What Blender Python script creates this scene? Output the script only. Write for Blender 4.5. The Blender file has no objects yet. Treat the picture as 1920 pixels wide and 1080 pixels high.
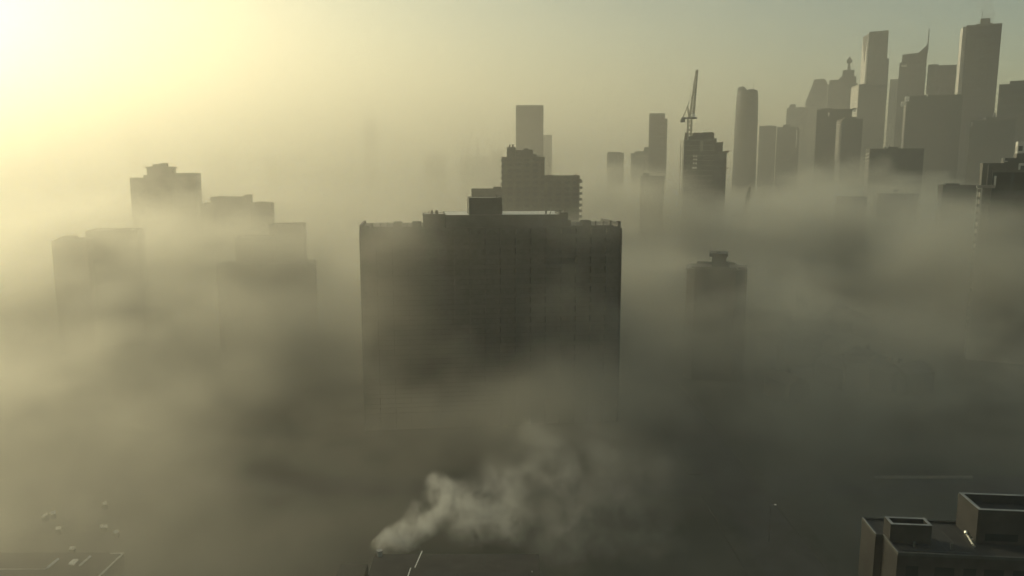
import bpy, bmesh, math, random
from mathutils import Vector, Matrix, Euler
R = math.radians
random.seed(7)
sc = bpy.context.scene
col = sc.collection

# ------------------------------------------------------------------ camera
CAM = Vector((0, 0, 75)); PITCH = R(8.5); F = 1440.0
cd = bpy.data.cameras.new('camera'); cam = bpy.data.objects.new('camera', cd); col.objects.link(cam)
cd.sensor_width = 36; cd.lens = 27; cd.clip_start = .5; cd.clip_end = 30000
cam.location = CAM; cam.rotation_euler = (R(90) - PITCH, 0, 0); sc.camera = cam

def ray(px, py):
    u = (px - 960) / F; v = (540 - py) / F
    return Vector((u, math.cos(PITCH) + v * math.sin(PITCH), -math.sin(PITCH) + v * math.cos(PITCH)))
def at(px, py, Y):                      # the point on that line of sight Y metres ahead
    d = ray(px, py); return CAM + d * (Y / d.y)
def onz(px, py, z):                     # the point on that line of sight at height z
    d = ray(px, py); return CAM + d * ((z - CAM.z) / d.z)
def Z(px, py, Y): return at(px, py, Y).z

# ------------------------------------------------------------------ materials
def mat(name, base, rough=.75, var=.25, scale=.25, spec=.3, metal=0.0, windows=None, glass=.055):
    m = bpy.data.materials.new(name); m.use_nodes = True; nt = m.node_tree; N = nt.nodes; L = nt.links
    b = N['Principled BSDF']; b.inputs['Roughness'].default_value = rough; b.inputs['Metallic'].default_value = metal
    b.inputs['Specular IOR Level'].default_value = spec
    tc = N.new('ShaderNodeTexCoord')
    no = N.new('ShaderNodeTexNoise'); no.inputs['Scale'].default_value = scale; no.inputs['Detail'].default_value = 5
    L.new(tc.outputs['Object'], no.inputs['Vector'])
    mp = N.new('ShaderNodeMapRange'); mp.inputs[1].default_value = .3; mp.inputs[2].default_value = .7
    mp.inputs[3].default_value = 1 - var; mp.inputs[4].default_value = 1 + var
    L.new(no.outputs[0], mp.inputs[0])
    mx = N.new('ShaderNodeMix'); mx.data_type = 'RGBA'; mx.blend_type = 'MULTIPLY'; mx.inputs[0].default_value = 1
    mx.inputs[6].default_value = (*base, 1); L.new(mp.outputs[0], mx.inputs[7])
    c = mx.outputs[2]
    if windows:
        wx, wz, fill_x, fill_z = windows
        sp = N.new('ShaderNodeSeparateXYZ'); L.new(tc.outputs['Object'], sp.inputs[0])
        def mth(op, a, b_=None):
            n = N.new('ShaderNodeMath'); n.operation = op
            for i, x in enumerate((a, b_)):
                if x is None: continue
                if isinstance(x, (int, float)): n.inputs[i].default_value = x
                else: L.new(x, n.inputs[i])
            return n.outputs[0]
        hx = mth('ADD', sp.outputs[0], sp.outputs[1])
        fx = mth('LESS_THAN', mth('FRACT', mth('DIVIDE', hx, wx)), fill_x)
        fz = mth('LESS_THAN', mth('FRACT', mth('DIVIDE', sp.outputs[2], wz)), fill_z)
        g = N.new('ShaderNodeNewGeometry'); s2 = N.new('ShaderNodeSeparateXYZ'); L.new(g.outputs['Normal'], s2.inputs[0])
        side = mth('LESS_THAN', mth('ABSOLUTE', s2.outputs[2]), .5)
        msk = mth('MULTIPLY', mth('MULTIPLY', fx, fz), side)
        m2 = N.new('ShaderNodeMix'); m2.data_type = 'RGBA'; L.new(msk, m2.inputs[0]); L.new(c, m2.inputs[6])
        m2.inputs[7].default_value = (glass, glass * 1.1, glass * 1.15, 1); c = m2.outputs[2]
        r2 = N.new('ShaderNodeMapRange'); r2.inputs[3].default_value = rough; r2.inputs[4].default_value = .42
        L.new(msk, r2.inputs[0]); L.new(r2.outputs[0], b.inputs['Roughness'])
    L.new(c, b.inputs['Base Color'])
    return m
M = {
 'concrete': mat('weathered_concrete', (.20, .19, .17)),
 'dark_concrete': mat('dark_concrete', (.10, .097, .088)),
 'brick': mat('brown_brick', (.15, .105, .08), windows=(3.4, 2.9, .5, .5)),
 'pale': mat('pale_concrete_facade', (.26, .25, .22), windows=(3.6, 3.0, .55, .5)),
 'flats': mat('apartment_facade', (.10, .096, .085), windows=(4.2, 2.9, .6, .55)),
 'office': mat('office_facade', (.06, .066, .07), windows=(7.2, 11.7, .62, .55), glass=.03),
 'glass': mat('curtain_wall_glass', (.034, .042, .048), rough=.6, spec=.15, windows=(6, 11.4, .8, .75), glass=.02),
 'stone': mat('pale_stone_and_sunlight', (.42, .41, .38), windows=(3.0, 3.8, .45, .5)),  # pale tone also stands in for sunlight on sides and edges
 'roof': mat('roof_membrane', (.62, .61, .56), rough=.3, spec=.5, scale=.12, var=.15),
 'gravel': mat('roof_gravel', (.12, .115, .10), scale=.6),
 'dark_roof': mat('dark_tar_roof', (.045, .045, .043), scale=.3),
 'metal': mat('galvanised_metal', (.32, .32, .31), rough=.4, metal=.6),
 'bright': mat('bright_metal', (.75, .73, .66), rough=.18, metal=.9),
 'white': mat('white_paint_and_sunlight', (.7, .69, .64), rough=.35),  # also used where glints and sunlit edges are painted
 'pane': mat('window_glass', (.03, .034, .036), rough=.1, spec=.5),
 'band': mat('curtained_glass', (.055, .058, .056), rough=.6, spec=.3, scale=.8, var=.5),
 'rail': mat('railing_steel', (.09, .09, .085), rough=.5),
 'ground': mat('city_ground', (.055, .057, .048), scale=.03, var=.5),
 'asphalt': mat('asphalt', (.05, .05, .05), scale=.2),
 'kerb': mat('kerb_concrete', (.052, .053, .046)),
 'plaster': mat('dark_render', (.068, .07, .067), scale=.4), 'soot': mat('sooty_brick', (.05, .047, .042), scale=.4),
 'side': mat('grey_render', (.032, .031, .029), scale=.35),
 'glint': mat('glint_white', (.9, .88, .8), rough=.35, var=.05),  # flat pale colour that paints sun glints
 'orange': mat('formwork_timber', (.16, .12, .08)),
 'cream': mat('crane_paint', (.34, .32, .25), rough=.5),
 'lamp': mat('lamp_glass', (.8, .78, .7)),
 'shingle': mat('roof_shingles', (.07, .065, .06), scale=1.0),
}

b_ = M['lamp'].node_tree.nodes['Principled BSDF']; b_.inputs['Emission Color'].default_value = (1, .9, .7, 1); b_.inputs['Emission Strength'].default_value = .7
# ------------------------------------------------------------------ mesh builder
class MB:
    def __init__(s): s.v = []; s.f = []
    def hexa(s, p):
        n = len(s.v); s.v += [tuple(q) for q in p]
        for f in ((0, 3, 2, 1), (4, 5, 6, 7), (0, 1, 5, 4), (1, 2, 6, 5), (2, 3, 7, 6), (3, 0, 4, 7)):
            s.f.append(tuple(n + i for i in f))
    def box(s, x0, x1, y0, y1, z0, z1):
        s.hexa([(x0, y0, z0), (x1, y0, z0), (x1, y1, z0), (x0, y1, z0), (x0, y0, z1), (x1, y0, z1), (x1, y1, z1), (x0, y1, z1)]); return s
    def bar(s, a, b, r):
        a, b = Vector(a), Vector(b); d = (b - a).normalized()
        u = d.orthogonal().normalized() * r; w = d.cross(u).normalized() * r
        s.hexa([a - u - w, a + u - w, a + u + w, a - u + w, b - u - w, b + u - w, b + u + w, b - u + w]); return s
    def lathe(s, cx, cy, prof, seg=16):
        n = len(s.v)
        for r, z in prof:
            for k in range(seg):
                t = 2 * math.pi * k / seg; s.v.append((cx + r * math.cos(t), cy + r * math.sin(t), z))
        for i in range(len(prof) - 1):
            for k in range(seg):
                a = n + i * seg + k; b = n + i * seg + (k + 1) % seg
                s.f.append((a, b, b + seg, a + seg))
        s.f.append(tuple(n + seg - 1 - k for k in range(seg)))
        s.f.append(tuple(n + (len(prof) - 1) * seg + k for k in range(seg))); return s
    def prism(s, poly, z0, z1):
        n = len(s.v); k = len(poly)
        s.v += [(x, y, z0) for x, y in poly] + [(x, y, z1) for x, y in poly]
        s.f.append(tuple(n + i for i in reversed(range(k)))); s.f.append(tuple(n + k + i for i in range(k)))
        for i in range(k):
            j = (i + 1) % k; s.f.append((n + i, n + j, n + k + j, n + k + i))
        return s
    def profile(s, poly, y0, y1):            # polygon in the x-z plane, pushed from y0 to y1
        n = len(s.v); k = len(poly)
        s.v += [(x, y0, z) for x, z in poly] + [(x, y1, z) for x, z in poly]
        s.f.append(tuple(n + i for i in range(k))); s.f.append(tuple(n + k + i for i in reversed(range(k))))
        for i in range(k):
            j = (i + 1) % k; s.f.append((n + j, n + i, n + k + i, n + k + j))
        return s
    def ring(s, x0, x1, y0, y1, z0, z1, t):   # a parapet round a roof, four butted walls
        s.box(x0, x1, y0, y0 + t, z0, z1); s.box(x0, x1, y1 - t, y1, z0, z1)
        s.box(x0, x0 + t, y0 + t, y1 - t, z0, z1); s.box(x1 - t, x1, y0 + t, y1 - t, z0, z1); return s
    def build(s, name, m, parent=None, label=None, bevel=0, kind=None):
        me = bpy.data.meshes.new(name); me.from_pydata(s.v, [], s.f)
        bm = bmesh.new(); bm.from_mesh(me); bmesh.ops.recalc_face_normals(bm, faces=bm.faces)
        if bevel: bmesh.ops.bevel(bm, geom=[e for e in bm.edges if e.calc_face_angle(0) > .5], offset=bevel, segments=1, affect='EDGES')
        bm.to_mesh(me); bm.free()
        me.materials.append(m); o = bpy.data.objects.new(name, me); col.objects.link(o)
        if parent: o.parent = parent
        if label: o['label'] = label
        if kind: o['kind'] = kind
        return o

def thing(name, label, cat, loc, rz=0, group=None):
    o = bpy.data.objects.new(name, None); col.objects.link(o); o.location = loc; o.rotation_euler = (0, 0, rz)
    o.empty_display_size = 2; o['label'] = label; o['category'] = cat
    if group: o['group'] = group
    return o
def tag(o, label, cat, group=None):
    o['label'] = label; o['category'] = cat
    if group: o['group'] = group
    return o

# ------------------------------------------------------------------ ground
MB().box(-9000, 9000, -600, 14000, -2, 0).build('ground', M['ground'], kind='structure')
def road(x0, x1, y0, y1):
    MB().box(x0, x1, y0, y1, -.5, .004).build('road', M['asphalt'], kind='structure')
road(48, 60, 60, 900); road(-900, 46, 172, 183); road(62, 900, 172, 183)
for x0, x1, y0, y1 in ((44.5, 47.8, 60, 171), (60.2, 63.5, 60, 171), (44.5, 47.8, 184, 900), (60.2, 63.5, 184, 900)):
    MB().box(x0, x1, y0, y1, -.5, .13).build('pavement', M['kerb'], kind='structure')

# ------------------------------------------------------------------ generic tower: the front faces the viewer's side, sizes in the photo fix its breadth and height
class Tower:
    def __init__(s, name, label, cat, p0, p1, top, Y, yaw=None, group=None):
        a, b = at(p0, top, Y), at(p1, top, Y); c = (a + b) / 2
        az = math.atan2(c.x, c.y)
        s.rz = -az if yaw is None else R(yaw)
        s.Y = Y; s.tpy = top; s.p0, s.p1 = p0, p1; s.base = Vector((c.x, c.y, 0)); s.az = az
        s.k = 1 / math.cos(s.rz + az) * math.cos(az)          # pixels to breadth along the front
        s.w = (b.x - a.x) * s.k
        s.top = c.z
        s.o = thing(name, label, cat, s.base, s.rz, group)
    def x(s, px, py=None):                 # local x of an image column, on the front plane
        d = ray(px, s.tpy if py is None else py); n = Vector((math.sin(s.rz), -math.cos(s.rz), 0))
        t = (s.base - CAM).dot(n) / d.dot(n) if abs(d.dot(n)) > 1e-9 else 0
        p = CAM + d * t - s.base
        return p.x * math.cos(s.rz) + p.y * math.sin(s.rz)
    def z(s, py, px=None, back=0):
        px = (s.p0 + s.p1) / 2 if px is None else px
        d = ray(px, py); n = Vector((math.sin(s.rz), -math.cos(s.rz), 0))
        t = ((s.base - CAM).dot(n) - back) / d.dot(n)
        return CAM.z + d.z * t
    def block(s, part, m, p0, p1, py, depth, y0=0, z0=0, roof=True, parapet=.8, inset=0, label=None):
        x0, x1 = s.x(p0), s.x(p1); zt = s.z(py, (p0 + p1) / 2)
        w = MB().box(x0, x1, y0, y0 + depth, z0, zt)
        o = w.build(part, M[m], s.o, label)
        if roof:
            t = .35 if x1 - x0 < 40 else .5
            MB().ring(x0 - .12, x1 + .12, y0 - .12, y0 + depth + .12, zt - .25, zt + parapet, t).build('parapet', M['dark_concrete'], s.o)
            MB().box(x0 + t, x1 - t, y0 + t, y0 + depth - t, zt - .1, zt + .1).build('roof', M['gravel'], s.o)
        return o, x0, x1, zt
    def bump(s, part, m, p0, p1, py, pyb, depth=3, y0=2, bevel=0):
        x0, x1 = s.x(p0), s.x(p1); pm = (p0 + p1) / 2
        return MB().box(x0, x1, y0, y0 + depth, s.z(pyb, pm) - .2, s.z(py, pm)).build(part, M[m], s.o, bevel=bevel)
    def slabs(s, part, m, x0, x1, y0, y1, z0, z1, step, th=.25):
        z = z0; n = 0
        while z < z1 and n < 60:
            MB().box(x0, x1, y0, y1, z, z + th).build(part, M[m], s.o); z += step; n += 1

# ------------------------------------------------------------------ the long slab block in the middle
YA = 7.0
T = Tower('apartment_slab', 'long dark apartment slab with railed roof terraces rising nearest in the middle of the fog', 'apartment block', 674, 1164, 424, 222, yaw=YA)
o = T.o
x0, x1 = T.x(674, 424), T.x(1164, 421)
zt = T.z(428, 800)                                   # terrace level
DEP = 24
FH = 2.9
MB().box(x0, x1, 0, DEP, 0, zt).build('wall', M['plaster'], o)
# facade: window bands, balconies, dividing fins on the side towards the viewer
nfl = int(zt // FH)
for k in range(nfl):
    z = zt - (k + 1) * FH
    if z < 2: break
    MB().box(x0 + .6, x1 - .6, -.12, .2, z + .55, z + 2.35).build('window_band', M['band'], o)
    b = MB().box(x0 + .4, x1 - .4, -1.35, -.12, z, z + .2)
    b.box(x0 + .4, x1 - .4, -1.35, -1.23, z + .2, z + 1.05)
    b.build('balcony', M['plaster'], o)
nf = 17
for k in range(nf + 1):
    xx = x0 + (x1 - x0) * k / nf
    MB().box(max(x0 - .05, xx - .13), min(x1 + .05, xx + .13), -1.5, -.05, 0, zt - .3).build('dividing_wall', M['plaster'], o)
MB().box(x0 + .5, x1 - .5, .5, DEP - .5, zt - .05, zt + .08).build('roof', M['gravel'], o)
# terrace edge: low wall, end cheek walls, posts, thin rails, privacy screens
def X(px, py=425): return T.x(px, py)
def ZZ(py, px, back=0): return T.z(py, px, back)
MB().box(x0, X(692), 0, .3, zt, ZZ(424, 680)).build('parapet', M['plaster'], o)
MB().box(x0, x0 + .35, .3, DEP, zt, ZZ(423, 680)).build('parapet', M['plaster'], o)
MB().box(X(695), X(792), 0, .25, zt, ZZ(425, 740)).build('parapet', M['plaster'], o)
MB().box(X(1072), X(1150), 0, .25, zt, ZZ(422.5, 1120)).build('parapet', M['plaster'], o)
MB().box(x1 - .9, x1, 0, 2.2, zt, ZZ(415, 1161)).build('corner_post', M['plaster'], o)
MB().box(x1 - .35, x1, 2.2, DEP, zt, zt + 1.1).build('parapet', M['plaster'], o)
def rail(pa, pb, py_t, py_b, y=.1):
    za, zb = ZZ(py_t, (pa + pb) / 2), ZZ(py_b, (pa + pb) / 2)
    m = MB(); m.box(X(pa), X(pb), y - .03, y + .03, za - .06, za)
    n = int((X(pb) - X(pa)) / .33)
    for i in range(n + 1):
        xx = X(pa) + (X(pb) - X(pa)) * i / n; m.box(xx - .02, xx + .02, y - .02, y + .02, zb, za - .06)
    m.build('railing', M['rail'], o)
rail(695, 738, 419.5, 425); rail(754, 773, 419, 425); rail(1108, 1158, 416.3, 422.5); rail(1072, 1092, 416.5, 425)
def post(px, w, py, pyb, d=.5, y=.3): MB().box(X(px - w), X(px + w), y, y + d, ZZ(pyb, px), ZZ(py, px)).build('post', M['plaster'], o)
for px, w, py in ((698, 2, 418), (713, .8, 416.5), (727, 1.2, 416.5), (764, .8, 416), (1117.5, .8, 413.5), (1131.5, .8, 413.5), (1145, 1.6, 413), (1082, .5, 416)): post(px, w, py, 427)
for pa, pb, py in ((738, 754, 416), (773, 790, 416), (1092, 1108, 413.3)):
    MB().box(X(pa), X(pb), .25, 3.2, zt, ZZ(py, (pa + pb) / 2)).build('terrace_screen', M['plaster'], o)
MB().profile([(X(672.5), ZZ(424.5, 673)), (X(675), ZZ(424.5, 675)), (X(675), ZZ(423, 675)), (X(672.5), ZZ(423, 673))], 0, DEP).build('coping', M['concrete'], o)
# middle storey set back on the roof, then the machine rooms
def rblock(part, pa, pb, py, yb, dep, par=.0, roofm='roof', zz0=None):
    xa, xb, z = X(pa), X(pb), T.z(py, (pa + pb) / 2, -yb)
    q = MB().box(xa, xb, yb, yb + dep, zt, z).build(part, M['plaster'], o)
    MB().ring(xa - .1, xb + .1, yb - .1, yb + dep + .1, z - .12, z + .12 + par, .3).build('parapet', M['dark_concrete'], q)
    MB().box(xa + .3, xb - .3, yb + .3, yb + dep - .3, z, z + .07).build('roof', M[roofm], q)
    return xa, xb, z, q
xa, xb, zr, q1 = rblock('set_back_storey', 836, 1066, 404, 1.0, DEP - 2)
xa, xb, zm, q2 = rblock('machine_room', 881, 943, 372.8, 2.5, 9.5, .12)
xa2, xb2, zm2, q3 = rblock('stair_room', 793.5, 835, 403, .6, 8, .1)
for pa, pb, py in ((808.5, 813, 397), (817.5, 822.5, 397)):
    MB().box(X(pa), X(pb), 4, 5, zm2, T.z(py, pa, -4)).build('vent', M['dark_concrete'], q3, bevel=.05)
MB().bar((X(805.5), 5, zm2), (X(805.5), 5, T.z(397.5, 805, -5)), .06).build('pipe', M['rail'], q3)
MB().box(X(1050), X(1066), 1.0, 9, zr, T.z(399, 1058, -1)).build('stair_head', M['plaster'], o)
for pa, pb, py in ((1052.5, 1057, 396.5), (1062, 1064, 396.5)):
    MB().box(X(pa), X(pb), 4, 5, T.z(399, 1058, -1) - .1, T.z(py, pa, -4)).build('vent', M['dark_concrete'], o)
MB().box(X(1066), X(1071.5), .8, 7, zt, T.z(413.5, 1068, -.8)).build('tank_room', M['plaster'], o)
MB().box(X(1026.6), X(1029.6), 4, 4.6, zr, T.z(397, 1028, -4)).build('chimney', M['dark_concrete'], o)
MB().box(X(1034), X(1035.4), 3, 3.3, zr, T.z(400.5, 1035, -3)).build('vent', M['dark_concrete'], o)
MB().box(X(1045), X(1046.4), 12, 12.3, zr, T.z(394.5, 1045, -12)).build('post', M['metal'], o)
MB().box(X(944), X(950), 11, 11.6, zr, T.z(391.5, 946, -11)).build('vent', M['dark_concrete'], o)
MB().bar((X(936.5), 8, zm), (X(936.5), 8, T.z(367.8, 936, -8)), .12).build('pipe', M['rail'], q2)

# ------------------------------------------------------------------ stepped tower right behind it
T = Tower('stepped_tower', 'stepped apartment tower with balcony edges standing directly behind the long dark slab', 'apartment block', 939.5, 1090, 331, 385, yaw=-2)
T.block('tall_wing', 'flats', 941, 1021, 297, 16)
T.block('low_wing', 'flats', 1021.3, 1087, 332, 16, y0=1)
def tb(*a, **k): T.bump(*a, **k)
tb('penthouse', 'plaster', 950, 966, 275.5, 297, 8, 2); tb('penthouse', 'plaster', 966.2, 999, 281, 297, 8, 3); tb('penthouse', 'plaster', 999.2, 1006, 288.5, 297, 7, 3)
tb('vent', 'plaster', 981, 990, 277.5, 281, 3, 5); tb('vent', 'plaster', 990.3, 998, 280, 281.5, 3, 4)
tb('chimney', 'dark_concrete', 953.6, 956.3, 270.3, 275.5, 1, 4); tb('chimney', 'dark_concrete', 959.3, 962.3, 270.3, 275.5, 1, 4)
tb('canopy', 'metal', 1006, 1018, 290.4, 291.6, 3, 1); tb('post', 'metal', 1016.4, 1017.4, 291.4, 297, .4, 1.2); tb('stair_head', 'plaster', 1006.2, 1012, 293, 297, 5, 3)
tb('vent', 'plaster', 1024, 1036, 328, 332, 4, 3); tb('vent', 'plaster', 1045.5, 1047.5, 329.5, 332, 1, 3); tb('vent', 'plaster', 1064, 1068, 330, 332, 2, 3)
tb('chimney', 'dark_concrete', 1077, 1079.2, 326.5, 332, .8, 3); tb('chimney', 'dark_concrete', 1080.6, 1082.6, 327.5, 332, .8, 3)
zz = T.z(299, 940)
while zz > 20:
    MB().box(T.x(938.6), T.x(941), 1, 6, zz - 1.2, zz).build('balcony', M['concrete'], T.o)
    zz -= 2.9
zz = T.z(338.5, 1090)
while zz > 20:
    MB().box(T.x(1087), T.x(1092.5), 2, 7, zz - 1.25, zz).build('balcony', M['concrete'], T.o)
    zz -= 2.9
MB().box(T.x(1087), T.x(1091.5), 1.5, 7.5, T.z(339, 1090), T.z(336, 1090)).build('balcony_canopy', M['dark_concrete'], T.o)

# ------------------------------------------------------------------ slender far tower and its neighbours
T = Tower('far_tower', 'plain flat-topped tower rising pale above the stepped apartment tower', 'tower', 967.5, 1019, 199, 760, yaw=-1)
T.block('wall', 'glass', 967.5, 1019, 199.5, 22, parapet=1.2); T.bump('roof_room', 'metal', 1012, 1017.5, 196.8, 199.5, 6, 4)
zz = T.z(203, 967)
while zz > 60:
    MB().box(T.x(966.6), T.x(967.5), .5, 9, zz - .5, zz).build('balcony', M['concrete'], T.o); zz -= 3.1
def simple(name, label, cat, p0, p1, top, Y, m='office', depth=22, extra=(), yaw=None, group=None, parapet=.8):
    T = Tower(name, label, cat, p0, p1, top, Y, yaw, group)
    T.block('wall', m, p0, p1, top, depth, parapet=parapet)
    for e in extra: T.bump(*e)
    return T
simple('far_tower', 'very faint grey tower half hidden at the right shoulder of the plain flat-topped tower', 'tower', 1016, 1035, 254, 980)
simple('low_block', 'faint block with a raised corner just above the machine room of the long slab', 'apartment block', 884, 941, 358, 345, 'flats', 16, (('stair_head', 'plaster', 925, 941, 350.5, 358, 6, 3), ('vent', 'plaster', 905, 914, 356, 358, 4, 3)))
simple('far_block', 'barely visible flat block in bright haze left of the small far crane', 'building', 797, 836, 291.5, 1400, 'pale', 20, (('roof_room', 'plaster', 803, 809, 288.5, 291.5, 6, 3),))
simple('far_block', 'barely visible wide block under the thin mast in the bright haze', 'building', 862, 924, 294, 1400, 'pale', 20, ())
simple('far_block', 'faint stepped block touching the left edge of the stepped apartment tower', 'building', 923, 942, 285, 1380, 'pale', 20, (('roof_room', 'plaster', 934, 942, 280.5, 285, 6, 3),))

# ------------------------------------------------------------------ left group
T = Tower('apartment_tower', 'tall point block with tiered rooftop machine rooms, largest tower of the bright hazy side', 'apartment tower', 243, 368, 336, 440, yaw=14)
T.block('wall', 'flats', 243, 322, 336, 20); T.block('wall', 'flats', 322.2, 367, 327, 20, y0=.4)
for e in (('machine_room', 'plaster', 268, 322, 328, 336, 12, 2), ('machine_room', 'plaster', 274, 322.5, 314.6, 328, 11, 3), ('roof_slab', 'plaster', 271, 325, 312.3, 314.6, 13, 2), ('tank_room', 'plaster', 285, 306, 307.5, 312.3, 7, 4), ('tank_room', 'plaster', 300, 311.5, 305.3, 309, 6, 3.4), ('tank_room', 'plaster', 306.2, 312, 308.5, 312.3, 5, 4.2), ('vent', 'plaster', 345, 350, 325.5, 327, 2, 4)): T.bump(*e)
T = Tower('apartment_block', 'mid-rise block with a row of roof vents beside the tiered point block', 'apartment block', 377, 508, 385, 420, yaw=12)
T.block('wall', 'flats', 376.5, 470, 385, 18); T.block('wall', 'flats', 470.3, 508, 383.5, 17, y0=.5)
for e in (('penthouse', 'plaster', 394, 457, 369.5, 385, 10, 2), ('machine_room', 'plaster', 457.2, 470, 365.5, 385, 8, 2.3), ('stair_head', 'plaster', 478, 495, 379, 383.5, 6, 2), ('vent', 'metal', 403, 404.4, 365.5, 369.5, .6, 4), ('vent', 'metal', 428.5, 429.8, 366, 369.5, .6, 4), ('vent', 'metal', 433, 434.4, 366.2, 369.5, .6, 4), ('vent', 'metal', 441, 442.6, 365.8, 369.5, .6, 4), ('vent', 'metal', 446, 447.2, 367, 369.5, .6, 4), ('vent', 'plaster', 408, 418, 367.8, 369.5, 2, 5)): T.bump(*e)
T = Tower('apartment_block', 'low wide block with uneven roofline in front of the tiered point block', 'apartment block', 160, 257, 436, 330, yaw=16)
T.block('wall', 'flats', 160, 257, 436, 16)
for e in (('penthouse', 'plaster', 172, 246, 432.5, 436, 9, 2), ('vent', 'plaster', 214, 226, 430.3, 432.6, 4, 3), ('vent', 'metal', 233, 236, 430, 432.6, 1, 4), ('vent', 'plaster', 205, 213, 431.4, 432.6, 4, 3)): T.bump(*e)
T = Tower('apartment_block', 'low block with a small roof room at the outer left end of the fog bank', 'apartment block', 96, 162, 455, 315, yaw=18)
T.block('wall', 'brick', 96, 162, 455, 16)
for e in (('penthouse', 'plaster', 111, 138, 444.5, 455, 7, 2), ('stair_head', 'plaster', 138.3, 158, 448, 455, 7, 2.5), ('vent', 'plaster', 118, 128, 443, 444.6, 3, 3)): T.bump(*e)
simple('apartment_block', 'dim block nearest the left side of the long slab, sunk deep in fog', 'apartment block', 504, 568, 425, 330, 'flats', 15, (('vent', 'plaster', 512, 522, 423, 425, 3, 3), ('chimney', 'plaster', 553, 556, 421.5, 425, 1, 3)), yaw=10)
simple('apartment_block', 'dim low block in front of the mid-rise block with roof vents', 'apartment block', 440, 511, 449, 300, 'brick', 14, (('penthouse', 'plaster', 447, 508, 447, 449, 6, 3),), yaw=12)
simple('apartment_block', 'lowest dim block, dark patch drowned in fog below the other left blocks', 'apartment block', 405, 590, 500, 290, 'brick', 14, (), yaw=12)
for p0, p1, t, lab in ((8, 38, 253, 'ghostly rounded tower in the bright glow, outermost of the faint far ones'), (66, 99, 245, 'ghostly tower with a sloping top in the bright glow, taller of the pair'), (240, 262, 265, 'tiny ghostly roof just above the tiered point block in the glow'), (392, 441, 284, 'ghostly wide block in the glow above the block with roof vents'), (498, 521, 298, 'tiny ghostly block in the glow between vents block and thin tower'), (681, 707, 226, 'thin ghostly tower standing alone in the haze above the left end of the slab')):
    T = simple('far_tower', lab, 'tower', p0, p1, t, 1800, 'glass', 40, (('roof_room', 'glass', p0 + (p1 - p0) * .2, p1 - (p1 - p0) * .25, t - 3.5, t, 12, 5),), group='faint towers in the bright haze')

# ------------------------------------------------------------------ right of centre
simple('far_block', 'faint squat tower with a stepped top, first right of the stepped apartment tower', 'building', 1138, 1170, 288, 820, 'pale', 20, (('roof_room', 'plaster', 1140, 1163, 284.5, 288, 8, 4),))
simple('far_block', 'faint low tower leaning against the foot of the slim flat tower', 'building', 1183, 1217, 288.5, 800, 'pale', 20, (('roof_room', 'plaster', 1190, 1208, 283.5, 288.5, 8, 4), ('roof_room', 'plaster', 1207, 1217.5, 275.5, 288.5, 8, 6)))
simple('far_tower', 'slim pale tower with a notched right shoulder, left of the luffing crane', 'tower', 1217.5, 1247, 214, 820, 'glass', 20, (('shoulder', 'glass', 1247, 1252, 222, 360, 16, 2),))
simple('low_block', 'small dark rooftop island just poking out of the bright fog', 'building', 1201, 1246, 332.5, 450, 'plaster', 14, (('stair_head', 'plaster', 1205, 1217, 325, 332.5, 6, 3), ('stair_head', 'plaster', 1216.8, 1222, 329, 332.5, 6, 3)))
# tower under construction
T = Tower('construction_tower', 'unfinished concrete tower with ragged top and hoist under the luffing crane', 'construction site', 1282, 1364, 283, 480, yaw=-14)
CT = T
T.block('core', 'dark_concrete', 1282, 1340, 262, 17, roof=False); T.block('core', 'dark_concrete', 1340.2, 1363, 284, 16, y0=.4, roof=False)
for e in (('formwork', 'plaster', 1297, 1338, 249, 262, 10, 3), ('formwork', 'orange', 1282.5, 1288, 248, 262, 3, 1), ('formwork', 'plaster', 1290, 1297, 255, 262, 6, 2), ('formwork', 'plaster', 1316, 1336, 247.2, 250, 5, 4), ('formwork', 'plaster', 1338.2, 1343, 259, 266, 6, 3), ('storey', 'plaster', 1340.2, 1355, 266.5, 284, 11, 2.5), ('guard_screen', 'plaster', 1352, 1355.6, 265.5, 268, 8, 2), ('loading_platform', 'orange', 1358, 1367, 282.5, 285.5, 4, -1), ('loading_platform', 'orange', 1360, 1366.3, 314, 316, 4, -1), ('guard_screen', 'plaster', 1300, 1312, 248.2, 250.2, 6, 2.2)): T.bump(*e)
for py in (290.5, 297.5, 304.5):
    for pa, pb in ((1300.5, 1302.8), (1304.6, 1307.4)):
        T.bump('painted_bay_light', 'white', pa, pb, py, py + 3, .1, -.12)  # light in the open bays painted as white panels
T.bump('painted_bay_light', 'white', 1298.5, 1307.5, 312.5, 315.5, .1, -.12)
T.bump('lift_shaft', 'concrete', 1312, 1318, 264, 283, .6, -.5)
m = MB(); xa, xb = T.x(1275.5), T.x(1281)
zb, ztp = 0, T.z(262.5, 1278)
for xx in (xa, xb - .3): m.box(xx, xx + .3, 1, 1.3, zb, ztp)
z = 40
while z < ztp: m.box(xa + .3, xb - .3, 1.02, 1.28, z, z + .25); z += 4.2
m.build('hoist_frame', M['orange'], T.o)
for k in range(14):
    z = T.z(262) - 3.1 * k
    MB().box(T.x(1282) - .1, T.x(1340), -.35, 0, z - .3, z).build('floor_slab', M['concrete'], T.o)

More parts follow.
